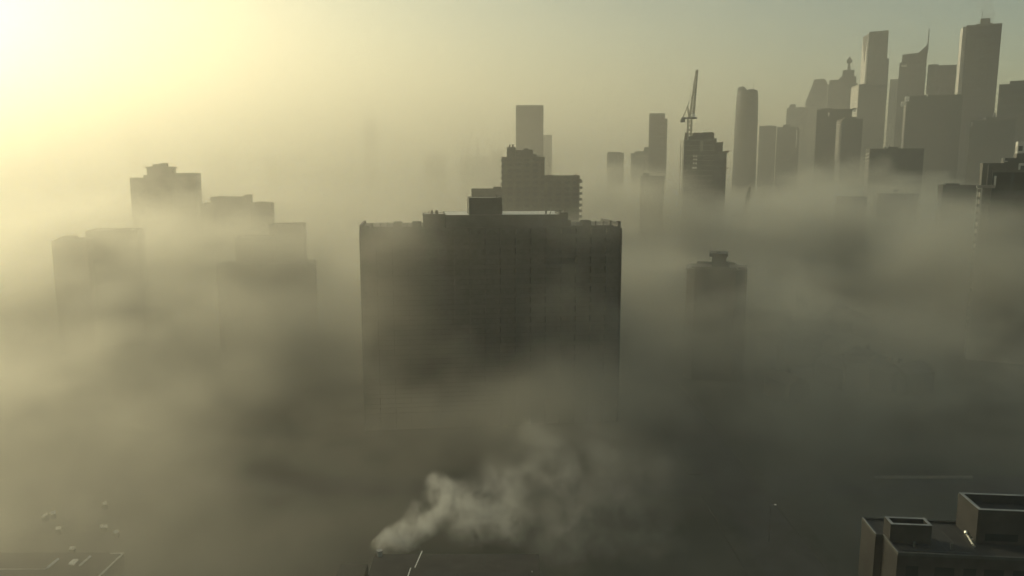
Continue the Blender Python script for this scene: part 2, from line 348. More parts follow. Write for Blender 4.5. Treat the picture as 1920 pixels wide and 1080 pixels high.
def lattice(m, a, b, w, n, r=.09, w2=None):
    a, b = Vector(a), Vector(b); d = (b - a).normalized(); u = d.cross(Vector((0, 1, 0)))
    u = Vector((1, 0, 0)) if u.length < .1 else u.normalized(); v = d.cross(u).normalized()
    w2 = w if w2 is None else w2
    P = lambda i, t: a + (b - a) * t + (u * (1 if i in (0, 3) else -1) + v * (1 if i < 2 else -1)) * ((w + (w2 - w) * t) / 2)
    for i in range(4): m.bar(P(i, 0), P(i, 1), r)
    for k in range(n):
        for i in range(4): m.bar(P(i, k / n), P((i + 1) % 4, (k + 1) / n), r * .7)
    return m
def crane(label, px, py0, py1, jibtip, Y, aft, mast_w=2.2, group=None, zbase=None, jib_w=1.9, r=.12):
    c0 = at(px, py1, Y); zb = Z(px, py0, Y) if zbase is None else zbase
    o = thing('tower_crane', label, 'crane', (c0.x, c0.y, zb), 0, group)
    h = c0.z - zb; jt = at(*jibtip, Y) - Vector((c0.x, c0.y, zb))
    lattice(MB(), (0, 0, 0), (0, 0, h), mast_w, max(4, int(h / 2.5)), r).build('mast', M['cream'], o)
    MB().box(-5.2, 4.2, -1.2, 1.2, h, h + .9).build('slewing_platform', M['rail'], o)
    MB().box(-5.6, -3.2, -1.4, 1.4, h - 2.0, h - .02).build('counterweight', M['dark_concrete'], o)
    MB().box(.8, 2.6, -2.6, -1.25, h + .95, h + 3.0).build('cab', M['white'], o, bevel=.1)
    f = MB(); ft = at(*aft, Y) - Vector((c0.x, c0.y, zb))
    f.bar((-.6, -.7, h + .9), ft, r * 1.3); f.bar((-.6, .7, h + .9), ft, r * 1.3); f.bar((-4.2, 0, h + .9), ft, r); f.build('a_frame', M['cream'], o)
    f = MB(); lattice(f, (1.0, 0, h + 1), jt - (jt - Vector((1, 0, h + 1))) * .0, jib_w, 18, r, jib_w * .35)
    f.build('jib', M['cream'], o)
    f = MB(); f.bar(ft, jt, .05); f.bar(ft, Vector((1, 0, h + 1)).lerp(jt, .55), .05); f.build('stay_rope', M['rail'], o)
    return o
crane('luffing tower crane with a steep lattice jib on top of the unfinished concrete tower', 1293.5, 262, 223, (1307, 131), 486, (1289.5, 198), r=.22, jib_w=2.4)
crane('small luffing crane barely visible in the bright haze left of the far tower', 876, 296, 280, (888, 238), 1410, (870, 268), r=.3, mast_w=3.4)
crane('dim crane jib sticking out of the fog below the unfinished tower', 1394, 470, 402, (1406, 350), 440, (1391, 392), zbase=0, r=.16)
o = MB().lathe(0, 0, [(1.9, 0), (1.7, 18), (1.2, 21)], 10).build('chimney_stack', M['plaster'])
p = at(895.5, 294, 1410); o.location = (p.x, p.y, p.z); tag(o, 'thin dark mast on the wide block in bright haze beside the small crane', 'mast')

# round tower
T = Tower('round_tower', 'rounded glass tower with curved shoulders standing alone left of the downtown cluster', 'tower', 1380, 1424, 168, 900)
r = T.w / 2
zt_ = T.z(168)
m = MB(); poly = [(r * math.cos(t) * (1 if abs(math.cos(t)) < 2 else 1), 14 + 14 * math.sin(t)) for t in [2 * math.pi * k / 28 for k in range(28)]]
n0 = len(m.v); levels = [(1.06, 0), (1.03, zt_ * .45), (1.0, zt_ * .78), (.965, zt_ * .9), (.93, zt_ * .965), (.86, zt_)]
for s_, z in levels: m.v += [(x * s_, 14 + (y - 14) * s_, z) for x, y in poly]
k = len(poly)
for i in range(len(levels) - 1):
    for j in range(k):
        a = n0 + i * k + j; b = n0 + i * k + (j + 1) % k; m.f.append((a, b, b + k, a + k))
m.f.append(tuple(n0 + (len(levels) - 1) * k + j for j in range(k)))
m.build('wall', M['glass'], T.o)
MB().lathe(T.x(1391), 10, [(r * .42, zt_ - 1), (r * .4, T.z(165)), (r * .25, T.z(161.5)), (r * .1, T.z(160))], 14).build('crown', M['glass'], T.o)
MB().lathe(T.x(1409), 12, [(r * .42, zt_ - 1), (r * .38, T.z(167)), (r * .25, T.z(165.5))], 14).build('crown', M['glass'], T.o)
T.bump('antenna', 'rail', 1412.4, 1413, 153, 167, .5, 8)

# ------------------------------------------------------------------ downtown
simple('office_block', 'faint low block at the right foot of the rounded tower', 'office block', 1424, 1456, 237, 1050, 'office', 30, (('roof_room', 'plaster', 1436, 1445, 234.5, 237, 10, 6),))
T = simple('office_tower', 'stepped hazy block between the rounded tower and the spire cluster', 'office tower', 1475, 1514, 203, 1350, 'office', 35, (('roof_room', 'office', 1480, 1492, 195, 203, 20, 5), ('roof_room', 'office', 1497, 1508, 200, 203, 20, 5)))
simple('office_tower', 'darker block with a sunlit edge in front of the stepped hazy block', 'office tower', 1457, 1500, 239, 1000, 'plaster', 30, (('roof_room', 'plaster', 1468, 1482, 233, 239, 10, 5), ('edge_strip', 'white', 1493.5, 1495.2, 244, 275, 5, -4), ('edge_strip', 'white', 1499, 1501, 239, 242, .3, -.4)))  # sunlit edge painted as white strips
T = Tower('office_tower', 'hazy tower with sloping left flank, outermost of the spire cluster', 'office tower', 1513, 1552, 150, 1450)
zt_ = T.z(150); X_ = T.x
MB().profile([(X_(1511), 0), (X_(1553), 0), (X_(1553), T.z(160)), (X_(1548), zt_), (X_(1526), zt_), (X_(1524), T.z(158)), (X_(1519), T.z(172)), (X_(1513), T.z(188))], 0, 30).build('wall', M['office'], T.o)
MB().box(X_(1527), X_(1547), 4, 26, zt_, zt_ + 2).build('roof_room', M['plaster'], T.o)
T = Tower('office_tower', 'old stepped tower crowned by a short mast with a round beacon', 'office tower', 1555, 1608, 157, 1300)
for part, a, b, t, d in (('wall', 1553, 1608, 157, 30), ('wall', 1555, 1574, 149.5, 26), ('tier', 1573.5, 1605, 143, 24), ('tier', 1578.5, 1600.5, 130.5, 20)): T.bump(part, 'office', a, b, t, 600 if part == 'wall' else 160, d, 0 if part == 'wall' and t == 157 else 3)
MB().lathe(T.x(1590), 13, [(3.4, T.z(131)), (2.4, T.z(127)), (1.9, T.z(118)), (4.4, T.z(115)), (4.4, T.z(111)), (2.0, T.z(108)), (.6, T.z(104.5))], 12).build('beacon_mast', M['plaster'], T.o)
T.bump('vent', 'white', 1598, 1600, 128.5, 131, 2, 2)
T = simple('office_block', 'square-shouldered block with bright sunlit left side below the folded skyscraper', 'office tower', 1611, 1663, 159, 1130, 'plaster', 34, (('roof_room', 'plaster', 1618, 1640, 156.5, 159, 10, 4),), yaw=-6)
MB().box(T.x(1611) - .5, T.x(1611) - .02, .3, 33.5, T.z(232), T.z(160)).build('painted_sun_wall', M['stone'], T.o)  # pale panel paints the sunlight onto the left side
T = Tower('skyscraper', 'tall folded skyscraper with a narrow sunlit wedge facet down its left edge', 'skyscraper', 1630, 1667, 60, 1300)
T.block('wall', 'office', 1630, 1666.5, 60, 34, parapet=1.5); T.bump('shoulder', 'office', 1666.7, 1671, 109, 600, 28, 3)
zt_ = T.z(63.5, 1620)
xr, xl = T.x(1629.6), T.x(1617.5, 63)
MB().prism([(xr, 3), (xr, 30), (xl, 30)], 0, zt_).build('side_wing', M['stone'], T.o)  # facet coloured pale, its sunlight put into the colour
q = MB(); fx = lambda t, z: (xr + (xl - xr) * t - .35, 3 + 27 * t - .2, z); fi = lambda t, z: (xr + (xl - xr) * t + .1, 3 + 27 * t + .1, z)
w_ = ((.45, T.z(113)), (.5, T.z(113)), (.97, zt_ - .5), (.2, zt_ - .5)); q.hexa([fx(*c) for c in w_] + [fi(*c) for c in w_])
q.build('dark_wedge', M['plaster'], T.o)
T.bump('painted_sun_strip', 'white', 1627.6, 1629.8, 62, 160, .4, 2.4); T.bump('roof_rig', 'rail', 1659.5, 1664.5, 55.5, 58.5, 4, 5); T.bump('roof_rig', 'rail', 1650, 1662, 58.3, 60, 3, 6)  # narrow sunlit edge painted in white
simple('office_block', 'pale hazy block in the gap right of the folded skyscraper', 'office tower', 1669, 1689, 149, 1600, 'office', 30)
T = Tower('skyscraper', 'skyscraper whose roof sweeps up in a curve to a needle spire', 'skyscraper', 1689, 1739, 100, 1250)
MB().box(T.x(1688), T.x(1738.8), 0, 30, 0, T.z(116)).build('wall', M['office'], T.o)
pts = [(T.x(1692), T.z(116)), (T.x(1738.6), T.z(116))]
cur = [(1738.9, 56), (1737.8, 82), (1735.5, 87), (1731, 91.5), (1725.5, 96), (1723.5, 99), (1692.5, 101)]
MB().profile(pts + [(T.x(a), T.z(b)) for a, b in cur], 2, 26).build('crown', M['office'], T.o)
MB().lathe(T.x(1739), 12, [(1.0, T.z(100)), (.9, T.z(70)), (.5, T.z(53.5))], 8).build('spire', M['rail'], T.o)
T.bump('painted_sun_panel', 'stone', 1692, 1702, 121, 125, .3, -.35)  # patch of sunlight painted in a pale tone
T = simple('office_block', 'broad flat-topped block joined to the right side of the needle spire skyscraper', 'office tower', 1740, 1794, 123.5, 1200, 'office', 30, (('roof_room', 'plaster', 1741, 1760, 120, 123.5, 10, 4), ('mast', 'rail', 1751, 1751.6, 115, 120, .5, 6), ('roof_room', 'plaster', 1789, 1794, 122, 123.5, 10, 4)))
T = Tower('skyscraper', 'tallest dark skyscraper, flat-topped and steaming from its roof', 'skyscraper', 1813, 1879, 47.5, 1120, yaw=-24)
T.block('wall', 'glass', 1813, 1879, 47.5, 40, parapet=1.5, label='dark ribbed front'); T.bump('roof_room', 'plaster', 1832, 1862, 42, 47.5, 14, 8); T.bump('crown', 'plaster', 1840, 1858, 32, 42.3, 9, 10); T.bump('antenna', 'rail', 1842, 1842.9, 18, 33, .6, 14)
SKY = T
T.bump('painted_lit_side', 'stone', 1807, 1812.8, 49, 420, 34, 5)  # lit left side of the tower painted as a pale fin
simple('office_block', 'dark office block filling the far right edge beside the steaming skyscraper', 'office tower', 1874, 1935, 158, 980, 'glass', 30, (('roof_room', 'glass', 1893, 1935, 150.5, 158, 20, 3),))
simple('apartment_tower', 'dark tower with a rough rooftop, in front of the beacon tower', 'apartment tower', 1532, 1598, 206, 850, 'plaster', 24, (('roof_room', 'plaster', 1540, 1560, 202.5, 206, 8, 4), ('roof_room', 'plaster', 1565, 1600, 203.5, 206, 8, 4), ('vent', 'plaster', 1598, 1606, 201.5, 204, 4, 4), ('vent', 'white', 1553, 1555.6, 211, 217, .4, -.5), ('vent', 'white', 1599, 1605, 206, 209, .4, -.5)))
T = Tower('apartment_tower', 'tower with a ladder of sunlit balconies down its left corner', 'apartment tower', 1580, 1622, 224, 800, yaw=-8)
T.block('wall', 'plaster', 1580, 1618, 224, 20); T.bump('roof_room', 'plaster', 1586, 1608, 219, 224, 8, 4)
for k in range(17):
    z = T.z(227 + 4.3 * k); xx = T.x(1580)
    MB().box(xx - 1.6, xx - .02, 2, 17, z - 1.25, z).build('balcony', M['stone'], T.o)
T = simple('office_block', 'block with a thin sunlit edge and two lit spots painted white', 'office tower', 1701, 1806, 179.5, 900, 'plaster', 24, (('bright_box', 'white', 1697.5, 1705, 181, 190, 3, -3.2), ('bright_box', 'white', 1690.5, 1697, 191, 199, 3, -3.2), ('roof_room', 'plaster', 1732, 1751, 177.3, 179.5, 6, 4), ('light_panel', 'white', 1737.3, 1739.3, 177.2, 180.5, 3, -.6)), yaw=-20)  # lit spots on the left edge painted as white boxes
for k in range(20):
    z = T.z(196 + k * 4.2); MB().box(T.x(1701) - .9, T.x(1701) - .02, 1, 13, z - 1.4, z).build('painted_sun_sill', M['stone'], T.o)  # lit building edge painted as a column of pale sills
simple('office_block', 'dark stepped block low in front of the steaming skyscraper', 'office tower', 1820, 1905, 226, 820, 'plaster', 24, (('roof_room', 'plaster', 1849, 1868, 219, 226, 8, 4), ('bright_box', 'stone', 1860.5, 1866.5, 211, 219.5, 3, 3), ('bright_box', 'stone', 1842.5, 1848, 219, 226.5, 3, 3), ('bright_box', 'stone', 1821, 1824, 229, 236, 3, -3.2)))
T = Tower('apartment_slab', 'dark slab block with two columns of glinting windows down its left edge', 'apartment block', 1631, 1733, 280.5, 560, yaw=-16)
T.block('wall', 'plaster', 1631, 1733, 280.5, 18)
for e in (('roof_room', 'plaster', 1662, 1686, 275, 280.5, 6, 4), ('bright_box', 'white', 1661.5, 1666, 275.5, 279.5, .4, 2)): T.bump(*e)
xx = T.x(1631)
for k in range(10):
    for j in range(2):
        z = T.z(286 + 6.6 * k + j); MB().box(xx - .3, xx - .02, 3.5 + j * 8.5, 6 + j * 8.5, z - 1.1, z).build('window', M['white'], T.o)  # glints on the windows painted in white
simple('low_block', 'low dark roof with a thin edge line below the glinting slab, left one', 'building', 1570, 1626, 372, 430, 'plaster', 15, (('stair_head', 'plaster', 1572, 1580, 369, 372, 5, 2), ('edge_rail', 'rail', 1584, 1624, 371, 372.2, .4, -.3)), yaw=-20)
simple('low_block', 'low dark roof touching the foot of the slab with glinting windows', 'building', 1645, 1722, 366.5, 440, 'plaster', 15, (('stair_head', 'plaster', 1648, 1681, 363, 366.5, 5, 2), ('bright_box', 'stone', 1677, 1686, 356, 360.5, 2, 5), ('edge_rail', 'stone', 1645.5, 1647.5, 363, 373, .4, -.3)), yaw=-20)
simple('low_block', 'dim block in murk between the glinting slab and the balcony tower', 'building', 1768, 1832, 350, 400, 'plaster', 15, (('stair_head', 'plaster', 1775, 1800, 344, 350, 5, 2), ('edge_strip', 'concrete', 1786, 1790, 372, 400, .4, -.5)), yaw=-20)

# balcony tower on the right border
T = Tower('apartment_tower', 'nearest right tower with dark glass front and stacked corner balconies', 'apartment tower', 1846, 1960, 322, 300, yaw=-27)
T.block('wall', 'glass', 1862, 1960, 322, 20); T.block('corner_shaft', 'dark_concrete', 1842, 1861.7, 308, 12, y0=.5, parapet=.5)
for e in (('roof_room', 'dark_concrete', 1861.8, 1884, 305.5, 322, 10, 1), ('roof_room', 'dark_concrete', 1882, 1906, 296, 322, 10, 2), ('roof_room', 'dark_concrete', 1905, 1960, 287, 322, 10, 3), ('roof_room', 'stone', 1907, 1960, 263.5, 287, 8, 5), ('bright_box', 'stone', 1878.5, 1888, 296, 302.5, .5, .6), ('bright_box', 'stone', 1910, 1922, 306, 318, .6, 1.2), ('window_strip', 'stone', 1865.5, 1869.2, 330, 348.5, .3, -.35), ('transfer_slab', 'concrete', 1834, 1868, 347, 351.5, 4, -2), ('pilaster', 'concrete', 1851.5, 1853.6, 309, 346, .4, .1)): T.bump(*e)
zz = T.z(359, 1842)
while zz > 8:
    xa, xb = T.x(1835), T.x(1848)
    q = MB().box(xa, xb, -1.6, .4, zz - .2, zz).box(xa, xb, -1.6, -1.5, zz, zz + .9).build('balcony', M['concrete'], T.o); zz -= 2.9
MB().box(T.x(1841.6), T.x(1844.2), -1.9, -1.62, 2, T.z(352, 1842)).build('painted_edge_light', M['stone'], T.o)  # lit corner edge painted as a pale pier

# brown mid-fog building with penthouse
T = Tower('apartment_block', 'short dark block with overhanging penthouse cap islanded in the middle of fog', 'apartment block', 1287, 1402, 506, 272, yaw=-16)
x0_, x1_ = T.x(1287), T.x(1402); zt_ = T.z(506)
MB().prism([(x0_, 3), (x0_ + 3, 0), (x1_ - 4, 0), (x1_, 4), (x1_, 18), (x0_, 18)], 0, zt_).build('wall', M['soot'], T.o)
MB().ring(x0_ + 3, x1_ - 4, .2, 17.8, zt_, zt_ + .9, .3).build('parapet', M['dark_concrete'], T.o)
for e in (('penthouse', 'plaster', 1334, 1361, 482, 506, 8, 3), ('penthouse_cap', 'plaster', 1329, 1363.5, 476.5, 482, 10, 2), ('stair_head', 'plaster', 1296, 1318, 501.5, 506, 6, 3), ('stair_head', 'plaster', 1361, 1367, 495, 506, 6, 3), ('sloped_edge', 'concrete', 1285, 1293, 503.5, 506.5, 8, 2), ('sloped_edge', 'concrete', 1384, 1398, 502.5, 506.5, 8, 2), ('vent', 'plaster', 1341, 1350, 474.8, 477, 3, 5)): T.bump(*e)

# ------------------------------------------------------------------ low houses, dim below the fog on the right
def house(px, py, w, d, h, rh, rz, i):
    p = onz(px, py, h)
    o = thing('house', 'low gabled house, a dim roof below the fog in the streets right of the slab', 'house', (p.x, p.y, 0), rz, 'low houses dim below the fog')
    MB().box(-w / 2, w / 2, 0, d, 0, h).build('wall', M['soot'], o)
    r_ = MB().profile([(-w / 2 - .4, h - .1), (w / 2 + .4, h - .1), (w / 2 + .4, h + .1), (0, h + rh), (-w / 2 - .4, h + .1)], -.4, d + .4).build('roof', M['shingle'], o)
    MB().box(w * .2, w * .2 + .9, d * .6, d * .6 + .9, h + .4, h + rh + .9).build('chimney', M['soot'], r_)
hp = [(1475, 640), (1520, 655), (1560, 640), (1600, 690), (1645, 672), (1690, 700), (1500, 720), (1570, 735), (1640, 745), (1730, 690), (1780, 735), (1720, 770), (1830, 700), (1870, 760), (1660, 610), (1720, 600), (1790, 620), (1600, 590), (1560, 560), (1650, 545), (1720, 540), (1780, 560), (1840, 640), (1900, 690)]
for i, (a, b) in enumerate(q_ for q_ in hp if q_[0] < 1740 and q_[1] < 725):
    house(a, b, random.uniform(8, 11), random.uniform(10, 15), random.uniform(6, 8.5), random.uniform(2.2, 3.4), R(random.choice((20, 22, 112, 18))), i)
def lowrise(name, label, cat, corners, z, zt_par=.6, m='soot', trim='white', roofm='dark_roof'):
    P = [onz(a, b, z) for a, b in corners]; c = sum(P, Vector()) / len(P)
    o = thing(name, label, cat, (c.x, c.y, 0))
    pl = [(p.x - c.x, p.y - c.y) for p in P]
    MB().prism(pl, 0, z).build('wall', M[m], o)
    return o, pl, c
A_, B_ = onz(1640, 893, .6), onz(1824, 893, .6)
o_ = MB().box(0, B_.x - A_.x, 0, .5, 0, .6).build('lit_roof_line', M['concrete']); o_.location = (A_.x, A_.y, 0); tag(o_, 'thin pale strip for a lit roof edge across the dark ground behind the corner rooftop', 'wall')  # added strip, stands in for the lit roof edge of a building
o_, pl, c_ = lowrise('low_building', 'low flat roof with a pale ridge in murk right of the penthouse-capped block', 'building', [(1468, 603), (1530, 600), (1560, 588), (1490, 590)], 11)
MB().bar((*pl[0], 11.1), (*pl[1], 11.1), .25).build('roof_edge', M['metal'], o_)
o_, pl, c_ = lowrise('low_building', 'low flat roof with a short bright end edge in the dark streets', 'building', [(1587, 687), (1632, 682), (1622, 668), (1574, 664)], 10)
MB().bar((*pl[0], 10.1), (*pl[1], 10.1), .18).build('roof_edge', M['metal'], o_); MB().bar((*pl[0], 10.1), (*pl[3], 10.1), .18).build('roof_edge', M['metal'], o_)

# small lamp by the road
p = onz(1445, 946, 8)
o = thing('street_lamp', 'small lone street lamp glinting in the dark right of the steam', 'street lamp', (p.x, p.y, 0))
MB().lathe(0, 0, [(.12, 0), (.09, 4), (.06, 7.8)], 8).build('pole', M['rail'], o)
MB().bar((0, 0, 7.8), (.9, 0, 8), .05).build('arm', M['metal'], o); MB().box(.75, 1.15, -.1, .1, 7.92, 8.03).build('lamp_head', M['lamp'], o)

# ------------------------------------------------------------------ dark rooftop in the near right corner
ZR = 20.5; A5 = R(-5.5)
p = onz(1685, 1035, ZR)
o = thing('corner_building', 'dark flat-roofed building with two open-topped roof boxes, nearest of all', 'building', (p.x, p.y, 0), A5)
ca, sa = math.cos(A5), math.sin(A5)
def lc(px, py, z):
    q = onz(px, py, z) - p; return (q.x * ca + q.y * sa, -q.x * sa + q.y * ca)
xw, yw = lc(1643.5, 1000.6, ZR)                     # corner of the wing to the left
xb_, yb_ = lc(1618, 969, ZR)
D_ = yb_
XE = 46
MB().box(0, XE, 0, D_, 0, ZR - .45).build('wall', M['soot'], o)
MB().box(xw, 0, yw, D_, 0, ZR - .45).build('wing', M['soot'], o)
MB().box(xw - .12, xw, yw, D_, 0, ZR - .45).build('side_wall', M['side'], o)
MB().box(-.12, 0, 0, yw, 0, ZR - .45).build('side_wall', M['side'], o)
pr = MB(); pr.box(-.15, XE, -.15, .2, ZR - .45, ZR).box(-.15, .2, .2, yw - .15, ZR - .45, ZR).box(xw - .15, .2, yw - .15, yw + .2, ZR - .45, ZR).box(xw - .15, xw + .2, yw + .2, D_, ZR - .45, ZR).box(xw + .2, XE, D_ - .35, D_, ZR - .45, ZR)
pr.build('parapet', M['plaster'], o)
cp = MB(); cp.box(-.2, -.02, .0, yw - .2, ZR, ZR + .05).box(xw - .2, xw - .02, yw, D_, ZR, ZR + .05); cp.build('coping', M['metal'], o)
MB().box(.2, XE, .2, D_ - .35, ZR - .45, ZR - .35).build('roof', M['dark_roof'], o); MB().box(xw + .2, .2, yw + .2, D_ - .35, ZR - .45, ZR - .37).build('roof', M['dark_roof'], o)
for fl in range(6):
    z1 = ZR - 2.1 - 3.1 * fl
    for k in range(11):
        xa = 1.2 + 3.6 * k + (k % 3) * .4
        q = MB().box(xa, xa + (2.7 if k % 2 else 1.7), -.06, .05, z1 - 1.7, z1).build('window', M['pane'], o)
def openbox(part, corners_px, ztop, t, zfloor):
    pts = [lc(a, b, ztop) for a, b in corners_px]
    xa, ya = pts[0]; xb, yb = pts[1]
    q = MB().ring(xa, xb, ya, yb, zfloor, ztop, t).build(part, M['soot'], o)
    MB().box(xa + t, xb - t, ya + t, yb - t, zfloor, ztop - 1.3).build('roof', M['dark_roof'], q)
    c = MB(); c.ring(xa - .04, xb + .04, ya - .04, yb + .04, ztop, ztop + .06, t + .08); c.build('coping', M['metal'], q)
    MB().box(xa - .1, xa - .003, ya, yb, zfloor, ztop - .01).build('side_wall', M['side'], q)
    return xa, xb, ya, yb, q
openbox('stair_box', ((1671.5, 983), (1734, 972)), ZR + 2.6, .35, ZR - .35)
xa, xb, ya, yb, q = openbox('machine_box', ((1836, 956), (1960, 930)), ZR + 5.0, .4, ZR - .35)
MB().box(xa + 1.2, xa + 5.8, ya - .06, ya + .05, ZR + .2, ZR + 1.3).build('louvre', M['pane'], q)
for xv, yv, hv, rv in ((3.2, 2.6, .7, .16), (6.1, 4.4, .5, .2), (8.3, 2.2, .9, .12), (5.0, D_ - 1.6, .6, .18)):
    MB().lathe(xv, yv, [(rv, ZR - .35), (rv, ZR - .35 + hv), (rv * 1.5, ZR - .3 + hv), (rv * .5, ZR - .2 + hv)], 10).build('vent', M['rail'], o)
for k in range(6):
    MB().box(1.2 + 2.1 * k, 1.26 + 2.1 * k, .25, D_ - .4, ZR - .352, ZR - .325).build('roof_seam', M['plaster'], o)
MB().bar((1.0, 1.2, ZR - .25), (10.5, 1.2, ZR - .25), .06).build('conduit', M['rail'], o)
xg, yg = lc(1812, 1002, ZR); xh, yh = lc(1824, 1023, ZR)
g = thing('roof_duct', 'bright shiny ducting beside the taller roof box of the corner building', 'ducting', (0, 0, 0))
def wl(x, y, z): return Vector((p.x + x * ca - y * sa, p.y + x * sa + y * ca, z))
f = MB(); f.bar(wl(xg, yg, ZR + .1), wl(xh, yh, ZR + .15), .13); f.build('pipe', M['bright'], g)
f = MB(); f.lathe(wl(xg, yg, 0).x, wl(xg, yg, 0).y, [(.3, ZR - .35), (.3, ZR + .3), (.42, ZR + .35), (.3, ZR + .6), (.05, ZR + .7)], 10); f.build('cowl', M['bright'], g)
for i_ in range(5):
    tt = i_ / 5 + .1; xq, yq = xg + (xh - xg) * tt + .35, yg + (yh - yg) * tt; f = MB(); f.lathe(wl(xq, yq, 0).x, wl(xq, yq, 0).y, [(.16, ZR - .35), (.14, ZR + .1 + .15 * (i_ % 2)), (.2, ZR + .2 + .15 * (i_ % 2))], 8); f.build('vent_cap', M['bright'] if i_ % 2 else M['metal'], g)
f = MB(); f.bar(wl(xh, yh, ZR - .35), wl(xh + .3, yh - .2, ZR + .4), .1); f.bar(wl(xh, yh, ZR + .2), wl(xh + .6, yh + .5, ZR + .25), .08); f.build('elbow', M['bright'], g)

# ------------------------------------------------------------------ roofs under the steam
zq = 12.5
o = thing('boiler_house', 'dark low roofs with thin bright edges at the foot of the steam', 'building', (0, 0, 0))
A, B, C_, D2 = onz(703, 1039, zq), onz(1010, 1039, zq), onz(1010, 1150, zq), onz(668, 1150, zq)
y0_, y1_ = C_.y, A.y
c = MB(); c.prism([(D2.x, D2.y), (B.x, C_.y), (B.x, B.y), (A.x, A.y)], 0, zq); c.build('wall', M['soot'], o)
z2 = 9.5
E_ = [onz(a, b, z2) for a, b in ((597, 1150), (660, 1150), (690, 1058), (640, 1058))]
MB().prism([(q_.x, q_.y) for q_ in E_], 0, z2).build('annexe', M['soot'], o)
def edge(pa, pb, z, r=.06, m='white', part='roof_edge'): MB().bar(onz(*pa, z), onz(*pb, z), r).build(part, M[m], o)
edge((791.5, 1033), (778, 1064), zq + .8, .07); edge((770, 1065), (764, 1083), zq + .8, .07); edge((997.5, 1071), (998, 1084), zq + .8, .06, 'metal')  # sunlit roof edges painted as thin white bars
for pa, pb, py in ((795, 855, 1071), (860, 1000, 1073)):
    a_, b_ = onz(pa, py, zq + .9), onz(pb, py, zq + .9)
    MB().box(a_.x, b_.x, a_.y - 5, a_.y, zq - .2, zq + .9).build('roof_step', M['dark_roof'], o)
s_ = onz(712, 1037, zq + .5)
MB().lathe(s_.x, s_.y, [(.45, zq - .3), (.4, zq + .8), (.5, zq + .85), (.5, zq + 1.0), (.35, zq + 1.0)], 12).build('flue', M['metal'], o)

# roofs in the near left corner with sun glints painted as white strips
zl = 3.6
o = thing('workshop', 'wide low workshop roof with painted pale glints and a bright L-shaped edge', 'building', (0, 0, 0))
F_ = [onz(a, b, zl) for a, b in ((-60, 1067), (87, 1067), (112, 1041), (60, 1041))]
W_ = [onz(a, b, zl) for a, b in ((-160, 1140), (140, 1140), (232, 1036), (-40, 1036))]
MB().prism([(q_.x, q_.y) for q_ in W_], 0, zl).build('wall', M['soot'], o)
def strip(pa, pb, r=.1, z=zl + .15, m='white', part='painted_glint'): MB().bar(onz(*pa, z), onz(*pb, z), r).build(part, M[m], o)
strip((87, 1066), (109, 1048), .22); strip((150, 1060), (169, 1043), .2); strip((185, 1081), (231, 1037), .16, part='roof_edge'); strip((206, 1037.5), (231, 1037), .08, part='roof_edge'); strip((-10, 1067), (86, 1067), .05, part='roof_edge')  # roof glints and lit edges painted as white bars
a_, b_, c2, d_ = [onz(x, y, zl + .3) for x, y in ((128, 1056), (138, 1058), (147, 1048), (137, 1048))]
MB().prism([(q_.x, q_.y) for q_ in (a_, b_, c2, d_)], zl - .1, zl + .3).build('painted_glint', M['white'], o)
for i, (pa, pb, r_, lab) in enumerate((((80, 969), (88, 963), .26, 'slanting bright roof glint farthest left'), ((95, 963), (104, 960), .36, 'brightest tapered roof glint, beside the slanting one'), ((105, 991), (114, 990), .3, 'flat pale glint below the two bright slanting ones'), ((189, 987), (201, 986.5), .28, 'straight pale glint, middle of the right-hand three'), ((213, 998), (222, 996), .3, 'dull pale glint, lowest of the right-hand three'), ((131, 1028), (140, 1027.5), .3, 'pale glint just behind the workshop glints'), ((192, 945), (200, 943.5), .32, 'farthest dull glint, topmost of the right-hand three'))):
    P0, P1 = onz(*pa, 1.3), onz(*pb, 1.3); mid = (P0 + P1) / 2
    g = thing('glint_box', lab + ' on a small added box', 'box', (mid.x, mid.y, 0))  # box added only to carry a painted glint
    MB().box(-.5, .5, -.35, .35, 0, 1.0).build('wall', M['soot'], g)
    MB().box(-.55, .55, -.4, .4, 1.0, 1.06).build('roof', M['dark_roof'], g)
    MB().bar(P0 - Vector((mid.x, mid.y, 0)), P1 - Vector((mid.x, mid.y, 0)), r_).build('painted_glint', M['glint'], g)  # sun glint painted as a pale bar

# ------------------------------------------------------------------ volumes
G_FOG = .64; HZ_H = 110; HZ_L = .0027; HZ_R = .0006; FOG_D = .025; ALB = (.96, .94, .85)
def helpers(nt):
    def mt(op, a, b=None, c=None, clamp=False):
        n = nt.nodes.new('ShaderNodeMath'); n.operation = op; n.use_clamp = clamp
        for i, x in enumerate((a, b, c)):
            if x is None: continue
            if isinstance(x, (int, float)): n.inputs[i].default_value = x
            else: nt.links.new(x, n.inputs[i])
        return n.outputs[0]
    def vm(op, a, b=None, s=None):
        n = nt.nodes.new('ShaderNodeVectorMath'); n.operation = op
        for i, x in enumerate((a, b)):
            if x is None: continue
            if isinstance(x, (tuple, Vector)): n.inputs[i].default_value = tuple(x)
            else: nt.links.new(x, n.inputs[i])
        if s is not None:
            if isinstance(s, (int, float)): n.inputs['Scale'].default_value = s
            else: nt.links.new(s, n.inputs['Scale'])
        return n.outputs['Value'] if op in ('LENGTH', 'DOT_PRODUCT', 'DISTANCE') else n.outputs[0]
    def noise(vec, scale, detail, out=0, rough=.5):
        n = nt.nodes.new('ShaderNodeTexNoise'); n.inputs['Scale'].default_value = scale; n.inputs['Detail'].default_value = detail; n.inputs['Roughness'].default_value = rough
        nt.links.new(vec, n.inputs['Vector']); return n.outputs[out]
    return mt, vm, noise
